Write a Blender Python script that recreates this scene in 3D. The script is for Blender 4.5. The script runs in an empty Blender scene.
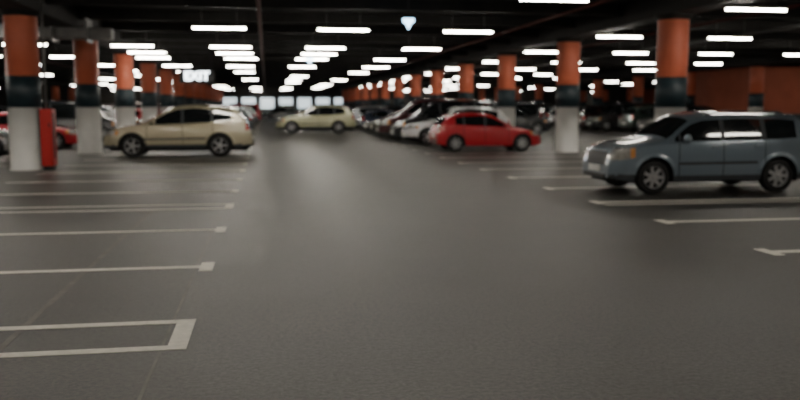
import bpy, bmesh, math, random
import numpy as np
from mathutils import Vector, Matrix
random.seed(7)
C = bpy.context.scene.collection

# ---------------------------------------------------------------- materials
def mat(name, col, rough=.5, metal=0.0, coat=0.0, emis=None, es=0.0, noise=0.0, nscale=8, spec=.5):
    m = bpy.data.materials.new(name); m.use_nodes = True
    nt = m.node_tree; b = nt.nodes['Principled BSDF']
    b.inputs['Base Color'].default_value = (*col, 1)
    b.inputs['Roughness'].default_value = rough
    b.inputs['Metallic'].default_value = metal
    b.inputs['Coat Weight'].default_value = coat
    b.inputs['Specular IOR Level'].default_value = spec
    if emis:
        b.inputs['Emission Color'].default_value = (*emis, 1)
        b.inputs['Emission Strength'].default_value = es
    if noise > 0:
        tc = nt.nodes.new('ShaderNodeTexCoord'); n = nt.nodes.new('ShaderNodeTexNoise')
        n.inputs['Scale'].default_value = nscale; n.inputs['Detail'].default_value = 6
        r = nt.nodes.new('ShaderNodeValToRGB')
        r.color_ramp.elements[0].position = .3; r.color_ramp.elements[1].position = .7
        r.color_ramp.elements[0].color = (*[c*(1-noise) for c in col], 1)
        r.color_ramp.elements[1].color = (*[min(1, c*(1+noise)) for c in col], 1)
        nt.links.new(tc.outputs['Object'], n.inputs['Vector'])
        nt.links.new(n.outputs['Fac'], r.inputs['Fac'])
        nt.links.new(r.outputs['Color'], b.inputs['Base Color'])
    return m

def asphalt():
    m = bpy.data.materials.new('asphalt_floor'); m.use_nodes = True
    nt = m.node_tree; b = nt.nodes['Principled BSDF']; L = nt.links
    tc = nt.nodes.new('ShaderNodeTexCoord')
    def N(scale, det, rough=.6):
        n = nt.nodes.new('ShaderNodeTexNoise'); n.inputs['Scale'].default_value = scale
        n.inputs['Detail'].default_value = det; n.inputs['Roughness'].default_value = rough
        L.new(tc.outputs['Object'], n.inputs['Vector']); return n
    fine = N(30, 6, .85); mid = N(1.3, 6); big = N(.25, 4)
    r1 = nt.nodes.new('ShaderNodeValToRGB')
    r1.color_ramp.elements[0].position = .41; r1.color_ramp.elements[0].color = (.008, .0074, .0066, 1)
    r1.color_ramp.elements[1].position = .61; r1.color_ramp.elements[1].color = (.070, .0655, .0575, 1)
    L.new(fine.outputs['Fac'], r1.inputs['Fac'])
    r2 = nt.nodes.new('ShaderNodeValToRGB')
    r2.color_ramp.elements[0].position = .3; r2.color_ramp.elements[0].color = (.82, .82, .82, 1)
    r2.color_ramp.elements[1].position = .7; r2.color_ramp.elements[1].color = (1.12, 1.11, 1.09, 1)
    L.new(mid.outputs['Fac'], r2.inputs['Fac'])
    mx = nt.nodes.new('ShaderNodeMixRGB'); mx.blend_type = 'MULTIPLY'; mx.inputs['Fac'].default_value = 1
    L.new(r1.outputs['Color'], mx.inputs['Color1']); L.new(r2.outputs['Color'], mx.inputs['Color2'])
    r3 = nt.nodes.new('ShaderNodeValToRGB')
    r3.color_ramp.elements[0].position = .35; r3.color_ramp.elements[0].color = (.86, .86, .86, 1)
    r3.color_ramp.elements[1].position = .65; r3.color_ramp.elements[1].color = (1.1, 1.1, 1.1, 1)
    L.new(big.outputs['Fac'], r3.inputs['Fac'])
    mx2 = nt.nodes.new('ShaderNodeMixRGB'); mx2.blend_type = 'MULTIPLY'; mx2.inputs['Fac'].default_value = 1
    L.new(mx.outputs['Color'], mx2.inputs['Color1']); L.new(r3.outputs['Color'], mx2.inputs['Color2'])
    L.new(mx2.outputs['Color'], b.inputs['Base Color'])
    b.inputs['Roughness'].default_value = .43
    b.inputs['Specular IOR Level'].default_value = .42
    bp = nt.nodes.new('ShaderNodeBump'); bp.inputs['Strength'].default_value = .5; bp.inputs['Distance'].default_value = .008
    L.new(fine.outputs['Fac'], bp.inputs['Height']); L.new(bp.outputs['Normal'], b.inputs['Normal'])
    return m

M_floor = asphalt()
M_ceil = mat('ceiling_dark_paint', (.006, .0056, .0053), .9, noise=.3, nscale=1.5)
M_beam = mat('beam_dark_paint', (.010, .009, .0082), .85, noise=.3, nscale=2)
M_orange = mat('orange_paint', (.50, .118, .060), .55, noise=.08, nscale=3)
M_navy = mat('navy_paint', (.014, .029, .037), .5, noise=.15, nscale=3)
M_white = mat('white_column_paint', (.88, .87, .84), .55, noise=.04, nscale=3)
M_line = mat('white_line_paint', (.72, .69, .61), .6, noise=.12, nscale=14)
M_joint = mat('floor_joint_filler', (.125, .116, .102), .6, noise=.3, nscale=5)
M_wall = mat('wall_grey_paint', (.035, .032, .030), .8, noise=.2, nscale=1)
M_wallo = mat('wall_orange_paint', (.36, .085, .042), .7, noise=.12, nscale=1)
M_tube = mat('tube_light_glow', (1, 1, 1), .5, emis=(1, .935, .82), es=70)
M_house = mat('tube_housing', (.10, .10, .097), .5, noise=.05)
M_duct = mat('galvanised_duct', (.15, .15, .145), .5, metal=.4, noise=.2, nscale=3)
M_pipe = mat('red_sprinkler_pipe', (.07, .014, .010), .6, noise=.15)
M_tray = mat('dark_cable_tray', (.02, .02, .02), .6, noise=.15)
M_red = mat('fire_red_paint', (.50, .012, .010), .4, noise=.05)
M_black = mat('black_plastic', (.012, .012, .013), .55, noise=.2)
M_under = mat('underbody', (.006, .006, .006), .9, noise=.2)
M_tyre = mat('tyre_rubber', (.010, .010, .010), .75, noise=.25, nscale=20)
M_rim = mat('alloy_rim', (.45, .45, .46), .35, metal=.7, noise=.05)
M_glass = mat('car_glass', (.010, .012, .013), .06, coat=0, spec=.9, noise=.1)
M_lamp = mat('headlamp_lens', (.40, .39, .36), .15, metal=.3, coat=1, noise=.2, nscale=20)
M_amber = mat('indicator_lens', (.60, .26, .08), .25, coat=1, noise=.1)
M_tail = mat('tail_lamp_lens', (.35, .012, .012), .25, coat=1, noise=.1)
M_plate = mat('licence_plate', (.7, .7, .68), .5, noise=.05)
M_seam = mat('panel_gap', (.006, .006, .006), .9, noise=.1)
M_clad = mat('grey_cladding', (.035, .04, .045), .6, noise=.1)
M_signw = mat('sign_letters_glow', (1, 1, 1), .5, emis=(.85, .95, 1), es=9)
M_blue = mat('arrow_sign_glow', (.7, .85, 1), .5, emis=(.45, .75, 1), es=7)
M_shop = mat('shopfront_glow', (1, 1, 1), .5, emis=(.82, .95, 1), es=1.3)

def paint(name, col, metal=.35, rough=.30):
    return mat(name, col, rough, metal=metal, coat=1.0, noise=.03, nscale=40)
P = dict(
 bluegrey=paint('paint_blue_grey', (.155, .198, .238)),
 beige=paint('paint_champagne', (.47, .42, .29)),
 cream=paint('paint_cream_green', (.42, .42, .26)),
 red=paint('paint_red', (.50, .008, .020), .1),
 silver=paint('paint_silver', (.36, .37, .39)),
 white=paint('paint_white', (.62, .63, .64), .0),
 black=paint('paint_black', (.008, .008, .010), .2),
 maroon=paint('paint_maroon', (.05, .008, .010), .3),
 grey=paint('paint_grey', (.07, .075, .08)),
 navy=paint('paint_navy', (.012, .02, .045)),
 green=paint('paint_green', (.02, .035, .028)),
)

# ---------------------------------------------------------------- helpers
def obj(name, me, parent=None, loc=(0, 0, 0), rot=0):
    o = bpy.data.objects.new(name, me); C.objects.link(o)
    o.location = loc; o.rotation_euler = (0, 0, rot)
    if parent: o.parent = parent
    return o

def box(bm, x0, x1, y0, y1, z0, z1, mi=0, bevel=0):
    r = bmesh.ops.create_cube(bm, size=1)
    vs = r['verts']
    for v in vs:
        v.co = Vector(((x0+x1)/2+v.co.x*(x1-x0), (y0+y1)/2+v.co.y*(y1-y0), (z0+z1)/2+v.co.z*(z1-z0)))
    fs = {f for v in vs for f in v.link_faces}
    for f in fs: f.material_index = mi
    if bevel:
        es = list({e for v in vs for e in v.link_edges})
        rr = bmesh.ops.bevel(bm, geom=es, offset=bevel, segments=2, affect='EDGES', profile=.5)
        for f in rr['faces']: f.material_index = mi

def tube(bm, pts, r, mi=0, seg=8):
    rings = []
    for i, p in enumerate(pts):
        a = Vector(pts[max(0, i-1)]); b = Vector(pts[min(len(pts)-1, i+1)])
        d = (b-a).normalized(); up = Vector((0, 0, 1)) if abs(d.z) < .9 else Vector((1, 0, 0))
        s = d.cross(up).normalized(); t = s.cross(d)
        rings.append([bm.verts.new(Vector(p)+r*(math.cos(k*2*math.pi/seg)*s+math.sin(k*2*math.pi/seg)*t)) for k in range(seg)])
    for i in range(len(rings)-1):
        for k in range(seg):
            f = bm.faces.new((rings[i][k], rings[i][(k+1) % seg], rings[i+1][(k+1) % seg], rings[i+1][k])); f.material_index = mi; f.smooth = True
    for rg in (rings[0], rings[-1]):
        f = bm.faces.new(rg); f.material_index = mi

def lathe(bm, prof, axis='z', seg=40, mats=None, origin=(0, 0, 0)):
    o = Vector(origin); rings = []
    for r, h in prof:
        ring = []
        for k in range(seg):
            a = 2*math.pi*k/seg
            if axis == 'z': p = Vector((r*math.cos(a), r*math.sin(a), h))
            else: p = Vector((r*math.cos(a), h, r*math.sin(a)))
            ring.append(bm.verts.new(p+o))
        rings.append(ring)
    for i in range(len(rings)-1):
        for k in range(seg):
            f = bm.faces.new((rings[i][k], rings[i][(k+1) % seg], rings[i+1][(k+1) % seg], rings[i+1][k]))
            f.smooth = True; f.material_index = mats[i] if mats else 0

def finish(bm, name, mats, recalc=True):
    if recalc: bmesh.ops.recalc_face_normals(bm, faces=bm.faces)
    me = bpy.data.meshes.new(name); bm.to_mesh(me); bm.free()
    for m in mats: me.materials.append(m)
    return me

# ---------------------------------------------------------------- room shell
X0, X1, Y0, Y1, H = -42, 56, -12, 118, 4.6
def shell(name, dims, m):
    bm = bmesh.new(); box(bm, *dims); return obj(name, finish(bm, name, [m]))
shell('floor', (X0, X1, Y0, Y1, -.2, 0), M_floor)
shell('ceiling', (X0, X1, Y0, Y1, H, H+.2), M_ceil)
shell('wall_left', (X0-.2, X0, Y0, Y1, 0, H), M_wall)
shell('wall_right', (X1, X1+.2, Y0, Y1, 0, H), M_wallo)
shell('wall_back', (X0, X1, Y0-.2, Y0, 0, H), M_wall)
shell('wall_far', (X0, X1, Y1, Y1+.2, 0, H), M_wall)
bm = bmesh.new()
box(bm, 28.9, 40, 45.6, 54, 0, 3.99, 0); box(bm, 28.87, 40.03, 45.57, 54.03, 0, 1.2, 1)
obj('stair_core', finish(bm, 'stair_core', [M_wallo, M_navy]))

bm = bmesh.new()
for y in np.arange(Y0+1, Y1, 3.8): box(bm, X0, X1, y-.12, y+.12, 4.28, H)
for x in (-39.8, -23, -6.0, 10.7, 27.6, 44.5): box(bm, x-.35, x+.35, Y0, Y1, 4.0, H-.001)
obj('ceiling_beams', finish(bm, 'ceiling_beams', [M_beam]))

bm = bmesh.new()
for x, z, r in ((-.15, 4.2, .06), (8.3, 4.2, .05), (13.6, 4.2, .05), (-12.5, 4.2, .05)):
    tube(bm, [(x, Y0+.5, z), (x, Y1-.5, z)], r)
obj('sprinkler_pipes', finish(bm, 'pipes', [M_pipe]))
bm = bmesh.new()
box(bm, -11.5, -6.9, 26.2, 27.0, 3.6, 4.05, 0, .03)
box(bm, -7.2, -4.6, 26.3, 26.9, 3.65, 3.98, 0, .03)
for x in np.arange(-11.3, -4.6, 1.0): box(bm, x-.03, x+.03, 26.15, 27.05, 3.55, 4.25, 0)
obj('ventilation_duct', finish(bm, 'duct', [M_duct]))
bm = bmesh.new()
for x in (17.3,):
    box(bm, x-.15, x+.15, Y0+1, Y1-1, 4.20, 4.22); box(bm, x-.16, x-.14, Y0+1, Y1-1, 4.20, 4.27); box(bm, x+.14, x+.16, Y0+1, Y1-1, 4.20, 4.27)
obj('cable_tray', finish(bm, 'tray', [M_tray]))

# columns
bm = bmesh.new()
lathe(bm, [(.415, 0), (.415, .06), (.40, .08), (.40, 1.59), (.401, 1.59), (.401, 2.38), (.40, 2.38), (.40, 3.86), (.48, 3.94), (.48, 4.0)],
      seg=48, mats=[0, 0, 0, 1, 1, 1, 2, 3, 3])
col_me = finish(bm, 'column', [M_white, M_navy, M_orange, M_beam])
for xc, ys in ((-6.08, 22.3), (10.6, 20.5), (27.6, 20.5), (44.5, 20.5), (-23, 20.5), (-39.8, 20.5)):
    for k in range(-4, 13):
        y = ys+7.6*k
        if y < Y0+1 or y > Y1-1: continue
        obj('concrete_column', col_me, loc=(xc, y, 0))

# ---------------------------------------------------------------- floor markings
bm = bmesh.new()
T = .004
def hline(xa, xb, y, w=.11): box(bm, xa, xb, y-w/2, y+w/2, 0, T)
def vline(x, ya, yb, w=.13): box(bm, x-w/2, x+w/2, ya, yb, 0, T+.001)
XL, XR = -.62, 5.48
def left_single(y, xa=-5.5):
    hline(xa, XL, y, .11); vline(XL, y-.22, y+.22)
def left_double(y, xa=-5.5, h=.34):
    hline(xa, XL, y-h, .10); hline(xa, XL, y+h, .10); vline(XL, y-h-.05, y+h+.05, .13)
left_double(5.85)
for k in range(0, 12):
    b = 13.5+7.6*k
    left_single(b-2.6); left_single(b-5.15)
    left_double(b, h=.3)
left_single(3.4); left_single(.8); left_double(-1.8)
for k in range(0, 36):
    y = [8.21, 10.64, 13.05][k] if k < 3 else 15.45+2.5*(k-3)
    if y < Y1-3:
        hline(XR, 10.1, y, .13); vline(XR, y-.2, y+.2)
hline(XR+.0, 10.1, 12.68, .08)
for xs, sgn in ((-11.6, 1), (-17.6, -1), (16.2, -1), (22.2, 1)):
    for y in np.arange(6, Y1-3, 2.53):
        hline(min(xs, xs+sgn*4.7), max(xs, xs+sgn*4.7), y, .1)
obj('parking_line_markings', finish(bm, 'lines', [M_line]))
bm = bmesh.new()
for x, w in ((-.72, .02), (-1.78, .05)):
    box(bm, x-w/2, x+w/2, Y0, Y1, 0, .002)
obj('floor_expansion_joint', finish(bm, 'joint', [M_joint]))

# ---------------------------------------------------------------- tube lights
bm = bmesh.new()
def lamp(x, y, z=3.85, l=1.5):
    box(bm, x-l/2-.03, x+l/2+.03, y-.065, y+.065, z+.04, z+.10, 1)
    box(bm, x-l/2, x+l/2, y-.048, y+.048, z, z+.038, 0)
    for dx in (-.5, .5): box(bm, x+dx-.008, x+dx+.008, y-.008, y+.008, z+.10, H-.001, 1)
lr = random.Random(3)
for y in np.arange(24.7-7.6*4, Y1-2, 7.6):
    for x in (-33, -29, -20, -16, -12.6, -8.7, -4.9, -1.3, 2.3, 6.1, 11.4, 15.3, 19.2, 23.2, 31, 36, 48):
        if 28 < x < 41 and 44 < y < 55: continue
        if x == -4.9 and 24 < y < 25: continue
        if y > 52 and lr.random() < (.45 if -6 < x < 3 else .35): continue
        jx = lr.uniform(-.25, .25) if y > 36 else 0
        yy = min(y+(.95 if x > 8 else 0), Y1-2)
        lamp(x+jx, yy, l=1.5 if y < 50 else 1.25)
        if 31 < y < 34 and x in (-4.9, -1.3, 2.3): lamp(x, y+3.8)
obj('fluorescent_tube_lights', finish(bm, 'tubes', [M_tube, M_house]))

# signs
def text_mesh(s, size, m, ext=.02):
    cu = bpy.data.curves.new('txt', 'FONT'); cu.body = s; cu.size = size; cu.extrude = ext
    cu.align_x = 'CENTER'; cu.align_y = 'CENTER'; cu.offset = .012
    o = bpy.data.objects.new('txt', cu); C.objects.link(o)
    bpy.context.view_layer.update()
    me = bpy.data.meshes.new_from_object(o.evaluated_get(bpy.context.evaluated_depsgraph_get()))
    bpy.data.objects.remove(o); me.materials.clear(); me.materials.append(m); return me
sg = obj('illuminated_sign', None, loc=(-3.4, 42.5, 3.12))
bm = bmesh.new(); box(bm, -.85, .85, -.03, .06, -.32, .32, 0, .02)
for x in (-.7, .7): tube(bm, [(x, .02, .3), (x, .02, 1.4)], .015)
obj('board', finish(bm, 'board', [M_black]), sg)
t = obj('letters', text_mesh('EXIT', .60, M_signw), sg, (0, -.06, 0)); t.rotation_euler = (math.pi/2, 0, 0)
def arrow_sign(x, y, z):
    e = obj('hanging_arrow_sign', None, loc=(x, y, z))
    bm = bmesh.new()
    pts = [(-.15, .14), (.15, .14), (.15, .05), (.08, .0), (0, -.15), (-.08, 0), (-.15, .05)]
    a = [bm.verts.new((px, -.03, pz)) for px, pz in pts]; b = [bm.verts.new((px, .03, pz)) for px, pz in pts]
    bm.faces.new(a); bm.faces.new(b)
    for i in range(len(a)): bm.faces.new((a[i], a[(i+1) % len(a)], b[(i+1) % len(a)], b[i]))
    obj('arrow', finish(bm, 'arrow', [M_blue]), e)
    bm = bmesh.new(); tube(bm, [(0, 0, .17), (0, 0, H-z)], .012); box(bm, -.17, .17, -.045, .045, .14, .18)
    obj('bracket', finish(bm, 'bracket', [M_black]), e)
arrow_sign(3.74, 21.7, 3.78); arrow_sign(1.9, 36.5, 3.6)
# far shop entrance
bm = bmesh.new()
for i in range(7): box(bm, -6+i*2.6, -6+i*2.6+1.9, Y1-.08, Y1-.02, 1.4+.5*(i % 2), 2.9, 0)
box(bm, -6.4, 12.6, Y1-.12, Y1-.01, 3.05, 3.3, 1)
for i in range(8): box(bm, -6.3+i*2.6, -6.05+i*2.6, Y1-.12, Y1-.01, 0, 3.05, 1)
obj('window_1', finish(bm, 'shopfront', [M_shop, M_black]))

# fire hose cabinet
e = obj('fire_hose_cabinet', None, loc=(-5.52, 22.2, 0))
bm = bmesh.new()
box(bm, -.15, .15, -.2, .2, .1, 1.55, 0, .02); box(bm, -.12, .12, -.16, .16, 0, .1, 1)
obj('cabinet_body', finish(bm, 'cab', [M_red, M_black]), e)
bm = bmesh.new()
box(bm, -.11, .11, -.215, -.2, .2, .8, 0, .004); box(bm, -.11, .11, -.215, -.2, .86, 1.48, 0, .004)
box(bm, .07, .10, -.23, -.21, 1.1, 1.2, 1); box(bm, -.155, -.14, -.205, .0, .1, 1.55, 1)
box(bm, .151, .156, -.14, .02, .3, 1.45, 1)
obj('doors', finish(bm, 'cabd', [M_red, M_black]), e)
bm = bmesh.new(); tube(bm, [(-.02, 0, 1.55), (-.02, 0, H-.01)], .035)
tube(bm, [(-.02, 0, 3.2), (-.02, -.5, 3.2)], .03)
obj('riser_pipe', finish(bm, 'riser', [M_duct]), e)

# ---------------------------------------------------------------- cars
def smooth_profile(pts, L, sig=.03):
    xs = np.linspace(0, L, int(L*100)+1)
    z = np.interp(xs, [p[0] for p in pts], [p[1] for p in pts])
    n = max(1, int(sig*100)); k = np.exp(-.5*(np.arange(-3*n, 3*n+1)/n)**2); k /= k.sum()
    zp = np.concatenate([2*z[0]-z[1:3*n+1][::-1], z, 2*z[-1]-z[-3*n-1:-1][::-1]])
    zs = np.convolve(zp, k, 'valid')
    w = np.clip(np.minimum(xs, L-xs)/.15, 0, 1)
    z = z*(1-w)+zs*w
    return lambda x: float(np.interp(x, xs, z))

SPECS = {
 'mpv': dict(L=4.02, W=1.72, wx=(.80, 3.29), r=.315, R=.375, sill=.24, flare=.022, clad=.36,
   top=[(0,.52),(.03,.68),(.09,.82),(.35,.92),(.93,1.02),(1.0,1.04),(1.55,1.43),(1.78,1.50),(2.4,1.53),(3.4,1.52),(3.74,1.49),(3.84,1.42),(3.94,1.0),(3.99,.75),(4.02,.5)],
   belt=[(0,.48),(.04,.62),(.10,.76),(.35,.85),(.95,.93),(3.2,.97),(3.7,1.0),(4.02,.98)],
   win=[(1.2,1.28,0),(1.33,2.12,0),(2.2,2.95,0),(3.04,3.66,0)], ws=(1.04,1.54), rw=(3.85,3.93), seams=(1.28,2.16,3.0),
   head=(.42,.62,.86,.50), tail=(.16,.80,1.30), grille=(.16,.44,.52,.78), rails=(1.9,3.6), mirror=(1.38,1.02), handles=((2.02,.86),(2.88,.88))),
 'suv': dict(L=4.66, W=1.86, wx=(.90, 3.62), r=.37, R=.43, sill=.30, flare=.03, clad=.40,
   top=[(0,.58),(.05,.74),(.18,.87),(.5,.97),(1.1,1.07),(1.2,1.10),(1.98,1.56),(2.25,1.66),(2.8,1.71),(3.6,1.67),(4.1,1.58),(4.25,1.5),(4.48,1.12),(4.6,.9),(4.66,.6)],
   belt=[(0,.54),(.06,.68),(.18,.81),(.5,.90),(1.2,1.0),(3.2,1.06),(3.9,1.13),(4.66,1.12)],
   win=[(1.45,2.42,0),(2.5,3.35,0),(3.43,4.02,0)], ws=(1.24,1.95), rw=(4.22,4.46), seams=(1.35,2.46,3.4),
   head=(.5,.68,.86,.45), tail=(.22,.85,1.12), grille=(.2,.45,.62,.78), rails=(2.1,4.0), mirror=(1.62,1.13), handles=((2.3,.95),(3.25,.97))),
 'hatch': dict(L=3.98, W=1.70, wx=(.78, 3.30), r=.31, R=.36, sill=.22, flare=.015, clad=.0,
   top=[(0,.50),(.05,.61),(.2,.71),(.5,.81),(1.0,.93),(1.1,.96),(1.85,1.36),(2.1,1.43),(2.5,1.46),(3.1,1.43),(3.5,1.36),(3.66,1.28),(3.86,.98),(3.94,.8),(3.98,.5)],
   belt=[(0,.46),(.06,.56),(.2,.66),(.5,.74),(1.1,.87),(2.8,.93),(3.5,.99),(3.98,.97)],
   win=[(1.38,2.15,0),(2.23,2.95,0),(3.02,3.3,0)], ws=(1.13,1.82), rw=(3.64,3.85), seams=(1.3,2.19,3.0),
   head=(.5,.56,.74,.4), tail=(.2,.72,1.0), grille=(.14,.36,.5,.58), rails=None, mirror=(1.5,.98), handles=((2.03,.82),(2.88,.85))),
 'sedan': dict(L=4.5, W=1.76, wx=(.88, 3.52), r=.32, R=.37, sill=.22, flare=.015, clad=.0,
   top=[(0,.48),(.05,.6),(.2,.7),(1.05,.88),(1.3,.93),(2.0,1.36),(2.4,1.44),(2.9,1.43),(3.25,1.35),(3.85,1.06),(4.3,1.03),(4.42,.95),(4.5,.5)],
   belt=[(0,.44),(.06,.55),(.2,.65),(1.2,.86),(3.8,.96),(4.3,.95),(4.5,.9)],
   win=[(1.55,2.35,0),(2.43,3.2,0),(3.27,3.5,0)], ws=(1.33,1.98), rw=(3.28,3.8), seams=(1.45,2.39,3.22),
   head=(.5,.55,.72,.42), tail=(.25,.7,.93), grille=(.2,.4,.5,.62), rails=None, mirror=(1.7,.97), handles=((2.25,.8),(3.1,.83))),
 'van': dict(L=4.85, W=1.9, wx=(.92, 3.85), r=.34, R=.40, sill=.25, flare=.015, clad=.35,
   top=[(0,.58),(.05,.78),(.2,.93),(.8,1.13),(.9,1.18),(1.65,1.76),(1.95,1.88),(2.5,1.93),(4.5,1.90),(4.68,1.82),(4.78,1.2),(4.85,.55)],
   belt=[(0,.54),(.06,.7),(.2,.85),(.9,1.05),(4.6,1.12),(4.85,1.1)],
   win=[(1.3,2.05,0),(2.13,3.2,0),(3.28,4.45,0)], ws=(.96,1.62), rw=(4.69,4.77), seams=(1.15,2.09,3.24),
   head=(.45,.68,.9,.5), tail=(.15,.9,1.5), grille=(.2,.45,.6,.75), rails=None, mirror=(1.4,1.18), handles=((1.95,1.0),(2.3,1.0))),
}

def build_meshes(kind):
    S = SPECS[kind]; L, W = S['L'], S['W']; hw0 = W/2
    top = smooth_profile(S['top'], L, .05); belt = smooth_profile(S['belt'], L, .05)
    xs = set(np.round(np.arange(0, L+.001, .03), 4)) | {0, L}
    xs |= set(np.round(np.arange(0, .3, .01), 4)) | set(np.round(np.arange(L-.35, L, .01), 4))
    for s in S['seams']: xs |= {round(s-.008, 4), round(s+.008, 4)}
    for a, b, _ in S['win']: xs |= {a, b}
    for wx in S['wx']:
        for a in np.linspace(0, math.pi, 25): xs.add(round(wx+S['R']*math.cos(a), 4))
    xs = sorted(xs)
    xs = [x for i, x in enumerate(xs) if i == 0 or x-xs[i-1] > .0015]
    NL, NT = 14, 8
    def plan(x):
        f = 1.0
        if x < .5: f -= .27*(1-x/.5)**2.6
        d = L-x
        if d < .35: f -= .13*(1-d/.35)**2.6
        return f
    def bottom(x):
        z = S['sill']
        if x < .3: z += .06*(1-x/.3)
        if L-x < .4: z += .08*(1-(L-x)/.4)
        for wx in S['wx']:
            d = abs(x-wx)
            if d < S['R']: z = max(z, S['r']+math.sqrt(S['R']**2-d*d))
        return z
    bm = bmesh.new(); secs = []; info = []
    for x in xs:
        zr = top(x); zt = min(belt(x), zr-.025); zb = min(bottom(x), zt-.02)
        pf = plan(x); w = hw0*pf
        def hw(z):
            f = 1-.05*max(0, (.55-z)/.35)**2-.035*max(0, (z-.6)/.45)**2
            v = w*f
            for wx in S['wx']:
                dd = math.hypot(x-wx, z-S['r'])
                if dd < S['R']+.07: v += S['flare']*min(1, (S['R']+.07-dd)/.05)
            return v
        crown = min(.085, .45*(zr-zt)); ze = zr-crown; h = ze-zt
        pts = []
        for j in range(NL+1):
            z = zb+(zt-zb)*j/NL; pts.append((hw(z), z))
        wb = hw(zt); we = wb-.03-.30*h-(.02 if h > .2 else .0)
        if h > .14: fr = [.03, .03+(h-.09)*.25, .03+(h-.09)*.5, .03+(h-.09)*.75, h-.06, h]
        else: fr = [h*k/6 for k in range(1, 7)]
        for q in fr:
            t = q/h
            pts.append((wb-.012-(wb-.012-we)*t**1.15, zt+q))
        ys = [we-.035, we-.075]+[(we-.075)*(1-k/6) for k in range(1, 7)]
        for y in ys:
            pts.append((max(y, 0), zr-crown*(y/we)**3))
        a_side = [bm.verts.new((x, -y, z)) for y, z in pts]
        b_side = [bm.verts.new((x, y, z)) if y > 1e-6 else a_side[i] for i, (y, z) in enumerate(pts)]
        secs.append((a_side, b_side))
        info.append(h)
    n = len(secs[0][0])
    hd, tl, gr = S['head'], S['tail'], S['grille']
    for i in range(len(secs)-1):
        xa, xb = xs[i], xs[i+1]; xm = (xa+xb)/2
        for side in (0, 1):
            A, B = secs[i][side], secs[i+1][side]
            for j in range(n-1):
                try: f = bm.faces.new((A[j], A[j+1], B[j+1], B[j]))
                except ValueError: continue
                f.smooth = True
                c = f.calc_center_median(); z = c.z; ay = abs(c.y); mi = 0
                if j < NL:
                    if z < S['clad']: mi = 2
                    for s in S['seams']:
                        if abs(xm-s) < .008 and z > S['sill']+.08: mi = 7
                    if S['clad'] and abs(z-(S['clad']+.2)) < .025 and 1.25 < xm < S['wx'][1]-.45: mi = 2
                elif j < NL+6:
                    if NL+1 <= j < NL+5 and min(info[i], info[i+1]) > .14:
                        for a, b, _ in S['win']:
                            if a-1e-4 <= xa and xb <= b+1e-4: mi = 1
                        if mi == 0 and S['win'][0][0] < xm < S['win'][-1][1]: mi = 2
                elif j >= NL+8-1:
                    if S['ws'][0] < xm < S['ws'][1] or S['rw'][0] < xm < S['rw'][1]: mi = 1
                if mi in (0, 2):
                    if xm < hd[0] and hd[1]+.12*xm < z < hd[2] and ay > hd[3] and (j >= NL-4 or xm < .3): mi = 4 if not (xm > hd[0]-.10) else 5
                    if xm > L-tl[0] and tl[1] < z < tl[2] and ay > hw0*.72: mi = 6
                    if xm < gr[0] and ay < gr[1] and gr[2] < z < gr[3]: mi = 3
                f.material_index = mi
    for s in (secs[0], secs[-1]):
        ring = list(s[0])+[v for v in reversed(s[1]) if v not in s[0]]
        try: f = bm.faces.new(ring); f.material_index = 0
        except ValueError: pass
    body = finish(bm, kind+'_body', [P['grey'], M_glass, M_clad, M_black, M_lamp, M_amber, M_tail, M_seam])
    bm = bmesh.new(); yi = hw0-.26
    box(bm, .18, L-.18, -yi, yi, .2, .55); box(bm, S['wx'][0]+S['R']+.02, S['wx'][1]-S['R']-.02, -hw0+.1, hw0-.1, S['sill'], .5)
    for wx in S['wx']: box(bm, wx-S['R']-.03, wx+S['R']+.03, -yi, yi, .2, S['r']+S['R']-.01)
    box(bm, .12, .4, -hw0*.72, hw0*.72, .26, .46); box(bm, L-.35, L-.1, -hw0*.82, hw0*.82, .28, .6)
    under = finish(bm, kind+'_under', [M_under])
    bm = bmesh.new()
    box(bm, -.025, .0, -.26, .26, .40, .51, 1, .004); box(bm, -.03, .06, -.5, .5, .28, .36, 0, .01)
    box(bm, L-.02, L+.015, -.26, .26, .52, .63, 1, .004)
    box(bm, L-.03, L+.02, -.6, .6, .34, .42, 0, .01)
    mx, mz = S['mirror']
    for s in (-1, 1):
        r = bmesh.ops.create_uvsphere(bm, u_segments=14, v_segments=10, radius=1)
        for v in r['verts']:
            v.co = Vector((mx+v.co.x*(.09 if v.co.x < 0 else .035), s*(hw0+.10)+v.co.y*.12, mz+v.co.z*.085))
        for v in r['verts']:
            for f in v.link_faces: f.material_index = 2; f.smooth = True
        box(bm, mx-.03, mx+.03, min(s*(hw0-.08), s*(hw0+.05)), max(s*(hw0-.08), s*(hw0+.05)), mz-.075, mz-.035, 0)
        for hx, hz in S['handles']:
            ya = hw0-.03
            box(bm, hx-.1, hx+.1, min(s*ya, s*(hw0+.025)), max(s*ya, s*(hw0+.025)), hz-.018, hz+.018, 2, .008)
        if S['rails']:
            a, b = S['rails']; pts = []
            for q in np.linspace(a, b, 10):
                zr = top(q); zt = belt(q); h = zr-.085-zt
                yy = hw0*.965-.03-.3*h-.02-.07
                lift = .045 if 0.01 < (q-a)/(b-a) < .99 else -.02
                pts.append((q, s*yy, zr-.055+lift))
            tube(bm, pts, .018, 0)
    trim = finish(bm, kind+'_trim', [M_black, M_plate, P['grey']])
    bm = bmesh.new(); r = S['r']; w2 = .1
    lathe(bm, [(r*.60, w2), (r*.9, w2), (r*.98, w2*.8), (r, w2*.5), (r, -w2*.5), (r*.98, -w2*.8), (r*.9, -w2), (r*.66, -w2*.98)], 'y', 40, [0]*7)
    lathe(bm, [(r*.66, -w2*.98), (r*.64, -w2*.9), (r*.60, -w2*.5)], 'y', 40, [1]*2)
    lathe(bm, [(r*.62, -w2*.45), (.01, -w2*.4)], 'y', 40, [2])
    lathe(bm, [(r*.60, w2), (.01, w2)], 'y', 40, [2])
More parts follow.
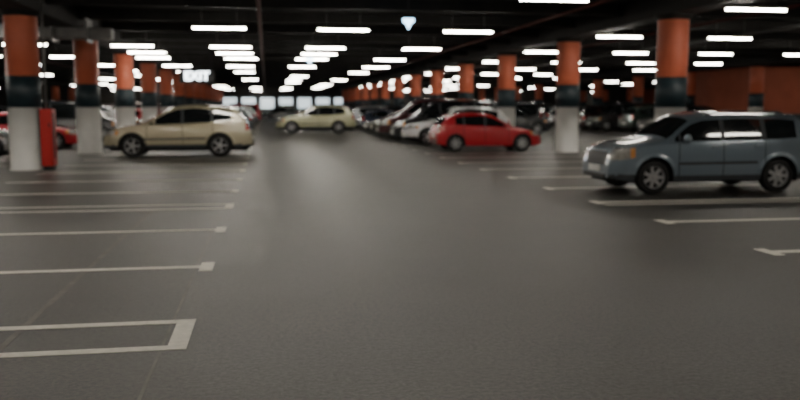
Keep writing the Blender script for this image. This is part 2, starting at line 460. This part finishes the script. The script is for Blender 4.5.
    lathe(bm, [(.001, -w2*.93), (r*.14, -w2*.9), (r*.17, -w2*.5)], 'y', 20, [1]*2)
    ns = 7 if kind != 'suv' else 5
    for k in range(ns):
        a = 2*math.pi*k/ns; d = Vector((math.cos(a), 0, math.sin(a))); p = Vector((-math.sin(a), 0, math.cos(a)))
        q = []
        for rr, hwid in ((r*.1, .036), (r*.64, .026)):
            for yy in (-w2*.88, -w2*.5):
                for s in (-1, 1): q.append(bm.verts.new(d*rr+p*(s*hwid)+Vector((0, yy, 0))))
        for idx in ((0, 1, 5, 4), (2, 3, 7, 6), (0, 2, 6, 4), (1, 3, 7, 5), (4, 5, 7, 6)):
            f = bm.faces.new([q[t] for t in idx]); f.material_index = 1
    wheel = finish(bm, kind+'_wheel', [M_tyre, M_rim, M_under])
    return body, under, trim, wheel

MESH = {}
NAMES = {'mpv': 'compact_mpv_car', 'suv': 'suv_car', 'hatch': 'hatchback_car', 'sedan': 'sedan_car', 'van': 'minivan_car'}
def car(kind, color, nose_x, yc, face=-1, rot=0, scale=1.0, name=None):
    if kind not in MESH: MESH[kind] = build_meshes(kind)
    S = SPECS[kind]; L = S['L']*scale
    e = obj(name or NAMES[kind], None, loc=(nose_x+L/2, yc, 0), rot=rot+(0 if face < 0 else math.pi))
    e.scale = (scale,)*3; e.empty_display_size = .5
    body, under, trim, wheel = MESH[kind]
    o = obj('body', body, e, (-S['L']/2, 0, 0))
    o.material_slots[0].link = 'OBJECT'; o.material_slots[0].material = P[color]
    obj('underbody', under, e, (-S['L']/2, 0, 0))
    t = obj('trim', trim, e, (-S['L']/2, 0, 0))
    t.material_slots[2].link = 'OBJECT'; t.material_slots[2].material = P[color]
    k = 1
    for wx in S['wx']:
        for s in (-1, 1):
            w = obj('wheel_%d' % k, wheel, e, (wx-S['L']/2, s*(S['W']/2-.115), S['r']), 0 if s < 0 else math.pi); k += 1
    return e

car('mpv', 'bluegrey', 6.2, 14.9)
car('suv', 'beige', -5.12, 27.95)
car('hatch', 'red', 6.0, 29.5, face=1, scale=.98)
car('suv', 'white', 5.75, 34.5, scale=.97)
car('suv', 'cream', .55, 50.6, scale=1.03)
car('van', 'black', 5.7, 37.5, scale=1.0)
car('van', 'maroon', 5.4, 40.4, scale=1.05)
car('sedan', 'black', 5.8, 43.2)
car('suv', 'black', 5.8, 45.8)
car('hatch', 'grey', 5.8, 48.4)
car('sedan', 'silver', 6.0, 51.2)
car('sedan', 'red', -11.5, 33.6, face=1)
car('suv', 'black', -12.0, 25.4, face=1)
car('van', 'black', -11.6, 41.5, face=1)
car('sedan', 'black', -5.5, 39.4)
car('suv', 'black', -1.0, 97)
car('sedan', 'grey', 3.4, 101)
cols = ['black', 'black', 'grey', 'silver', 'black', 'maroon', 'navy', 'grey', 'red', 'grey', 'green', 'white', 'black']
kinds = ['suv', 'hatch', 'sedan', 'mpv', 'suv', 'van', 'sedan']
def fill(xn, ya, yb, p, skip=()):
    y = ya
    while y < yb:
        if random.random() < p and not (28 < xn+3 < 41 and 43 < y < 56):
            k = random.choice(kinds)
            car(k, random.choice(cols), xn+random.uniform(-.15, .15), y+random.uniform(-.08, .08), face=random.choice((-1, -1, 1)))
        y += 2.62
fill(6.0, 54, 108, .9)
fill(-5.5, 45.5, 108, .85)
fill(11.5, 46, 108, .8)
fill(-11.6, 47, 108, .8)
fill(22.0, 46, 108, .85)
fill(28.6, 57, 100, .7)
fill(39.5, 60, 100, .7)
fill(-22.2, 45, 100, .7)
fill(-28.6, 50, 100, .6)

# ---------------------------------------------------------------- world + camera
w = bpy.data.worlds.new('w'); bpy.context.scene.world = w; w.use_nodes = True
w.node_tree.nodes['Background'].inputs[0].default_value = (.02, .02, .02, 1)
cd = bpy.data.cameras.new('camera'); cam = bpy.data.objects.new('camera', cd); C.objects.link(cam)
cd.lens = 36.9; cd.sensor_width = 36; cd.clip_end = 400
cam.location = (0, 0, 1.6)
cam.rotation_euler = (math.radians(90-6.47), 0, math.radians(-9.2))
cd.dof.use_dof = True; cd.dof.focus_distance = 4.2; cd.dof.aperture_fstop = 1.55
bpy.context.scene.camera = cam
